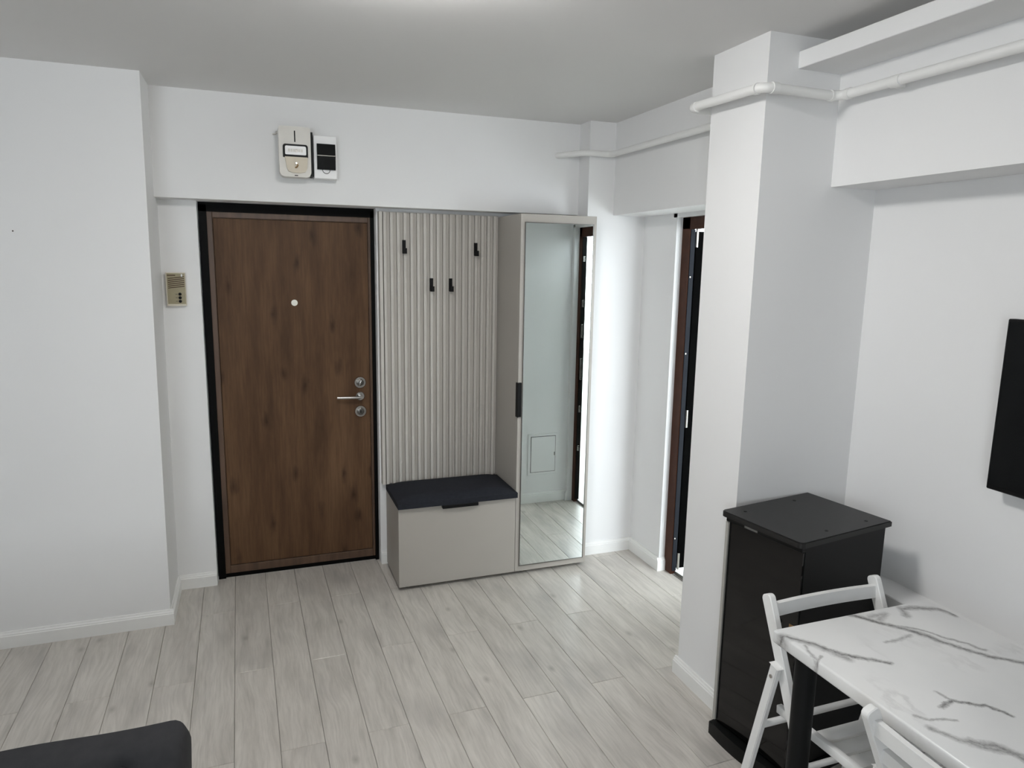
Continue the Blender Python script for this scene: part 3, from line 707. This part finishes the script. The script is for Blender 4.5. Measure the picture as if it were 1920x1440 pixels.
# ------------------------------------------------------------------ folding chairs (local: front is -Y)
def folding_chair(label, loc, rz):
    c = thing('folding_chair', label, 'chair', loc, rz, 'white folding chairs at the table', local=True)
    W = .2125; m = M['chair']
    top, foot = Vector((0, .147, .782)), Vector((0, -.200, 0))
    def post_y(z): return foot.y + (top.y - foot.y) * z / top.z
    for s in (-1, 1):
        bm = bmesh.new(); L_ = math.hypot(top.y - foot.y, top.z); ca, sa = top.z / L_, (top.y - foot.y) / L_
        prof = [(-.020, 0), (.020, 0)]
        for a0, cx in ((0, .006), (90, -.006)):
            for q in range(5):
                an = math.radians(a0 + 22.5 * q); prof.append((cx + .014 * math.cos(an), L_ - .014 + .014 * math.sin(an)))
        ring = []
        for sx_ in (-.011, .011):
            ring.append([bm.verts.new((s * W + sx_, foot.y + d * ca + h_ * sa, max(0.0, h_ * ca - d * sa))) for d, h_ in prof])
        m_ = len(prof)
        for q in range(m_): bm.faces.new((ring[0][q], ring[0][(q + 1) % m_], ring[1][(q + 1) % m_], ring[1][q]))
        bm.faces.new(ring[0][::-1]); bm.faces.new(ring[1])
        bmesh.ops.bevel(bm, geom=list(bm.edges), offset=.0025, segments=1, affect='EDGES')
        finish(bm, 'back_post', m, c, smooth=True)
        bar('rear_leg', (s * (W + .022), .062, .592), (s * (W + .022), .193, .004), .032, .020, m, c, side=(0, 1, 0), bevel=.003)
        lathe('pivot_bolt', (s * (W + .032), .070, .555), (s, 0, 0), [(0, .006), (.003, .006), (.004, .003), (.004, 0)], M['chrome'], c, n=12)
        bar('seat_rail', (s * (W - .022), .085, .428), (s * (W - .022), -.400, .446), .020, .026, m, c, side=(1, 0, 0), bevel=.003)
    # bowed top rail and lower rail
    for nm, z, h_ in (('top_rail', .736, .040), ('lower_rail', .655, .036)):
        bm = bmesh.new(); n = 14; ring = []
        for i in range(n + 1):
            s_ = i / n; x = (-W + .008) + (2 * W - .016) * s_; b = .010 * (1 - (2 * s_ - 1) ** 2); yc = post_y(z) + b
            ring.append([bm.verts.new((x, yc + dy, z + dz)) for dy, dz in ((-.008, -h_ / 2), (.008, -h_ / 2), (.008 + .004, h_ / 2), (-.004, h_ / 2))])
        for a, b in zip(ring[:-1], ring[1:]):
            for k in range(4): bm.faces.new((a[k], a[(k + 1) % 4], b[(k + 1) % 4], b[k]))
        bm.faces.new(ring[0][::-1]); bm.faces.new(ring[-1])
        finish(bm, nm, m, c, smooth=True)
    tube('stretcher', [(-W - .02, .113, .36), (W + .02, .113, .36)], .011, m, c)
    tube('stretcher', [(-W + .008, -.129, .16), (W - .008, -.129, .16)], .011, m, c)
    tube('stretcher', [(-W - .02, .170, .10), (W + .02, .170, .10)], .011, m, c)
    for i in range(6):
        y = -.395 + i * .0605; zz = .4405 - .018 * (y + .4) / .485
        box('seat_slat', -W + .0325, W - .0325, y, y + .0495, zz - .011, zz + .002, m, c, bevel=.004, seg=2, smooth=True)
    return c
folding_chair('white folding chair at the far end of the table, by the black cabinet', (1.672, 1.490, 0), 0.0)
folding_chair('white folding chair at the long side of the table, nearest the viewer', (1.437, .880, 0), math.radians(90))

# ------------------------------------------------------------------ sofa in the lower left corner
so = thing('sofa', 'charcoal button-tufted sofa in the lower left corner', 'sofa', (-.95, 1.25, 0))
SX1 = -.175; SX0 = -2.0; STOP = .768
bm = bmesh.new()
# backrest: rounded slab leaning back, with button dimples
nx, nz = 150, 36
RC = .032
def back_pt(i, k):
    x = SX0 + (SX1 - SX0) * i / nx; z = .30 + (STOP - .30) * k / nz
    cx = min(max(x, SX0 + RC), SX1 - RC); cz = min(max(z, .30 + RC), STOP - RC)
    dx, dz = x - cx, z - cz
    h_ = math.hypot(dx, dz)
    if abs(dx) > 1e-6 and abs(dz) > 1e-6:
        f = max(abs(dx), abs(dz)) / h_; dx *= f; dz *= f
    return cx + dx, cz + dz, max(0.0, 1 - math.hypot(dx, dz) / RC)      # last: 0 on the outline, 1 inside
btn = [(SX1 - .125 - .36 * q, z) for q in range(5) for z in (STOP - .058, .53)]
vs = []
for i in range(nx + 1):
    row = []
    for k in range(nz + 1):
        x, z, e = back_pt(i, k)
        rnd = (1 - math.sqrt(max(0, 1 - (1 - e) ** 2))) * .05
        dim = sum(.022 * math.exp(-((x - bx) ** 2 + (z - bz) ** 2) / (2 * .020 ** 2)) for bx, bz in btn)
        dim += .003 * math.sin((x - SX1) * 34) * e
        zz = z + (.0025 * math.cos((x - SX1 + .125) * 2 * math.pi / .36 + math.pi) - .001) * max(0, (z - .60) / (STOP - .60))
        row.append(bm.verts.new((x, 1.525 + (z - STOP) * .60 + rnd + dim, zz)))
    vs.append(row)
for i in range(nx):
    for k in range(nz): bm.faces.new((vs[i][k], vs[i + 1][k], vs[i + 1][k + 1], vs[i][k + 1]))
rim = [vs[i][0] for i in range(nx + 1)] + [vs[nx][k] for k in range(1, nz + 1)] + [vs[i][nz] for i in range(nx - 1, -1, -1)] + [vs[0][k] for k in range(nz - 1, 0, -1)]
bk = [bm.verts.new((v.co.x, 1.525 + (v.co.z - STOP) * .60 + .11, v.co.z - .055)) for v in rim]
for k in range(len(rim)): bm.faces.new((rim[k], rim[(k + 1) % len(rim)], bk[(k + 1) % len(rim)], bk[k]))
bm.faces.new(bk[::-1])
bkr = finish(bm, 'backrest', M['sofa'], so, smooth=True)
for bx, bz in btn: lathe('tuft_button', (bx, 1.525 + (bz - STOP) * .60 + .022, bz), (0, -1, .6), [(0, .010), (.003, .010), (.006, .006), (.006, 0)], M['sofa'], bkr, n=14)
box('seat_cushion', SX0, SX1, .50, 1.32, .24, .42, M['sofa'], so, bevel=.04, seg=3, smooth=True)
box('base', SX0 + .02, SX1 - .02, .60, 1.50, .10, .24, M['sofa'], so, bevel=.01)
for x in (SX0 + .10, SX1 - .10):
    for y in (.66, 1.42): lathe('leg', (x, y, 0), (0, 0, 1), [(0, .016), (.10, .024), (.10, 0)], M['tleg'], so, n=16)

# ------------------------------------------------------------------ small marks
tag(lathe('wall_plug', (-.943, YL, 1.877), (0, -1, 0), [(0, .0032), (.001, .0032), (.0015, .002), (.0015, 0)], M['dirt'], n=10), 'tiny dark nail hole high on the left wall', 'wall plug')
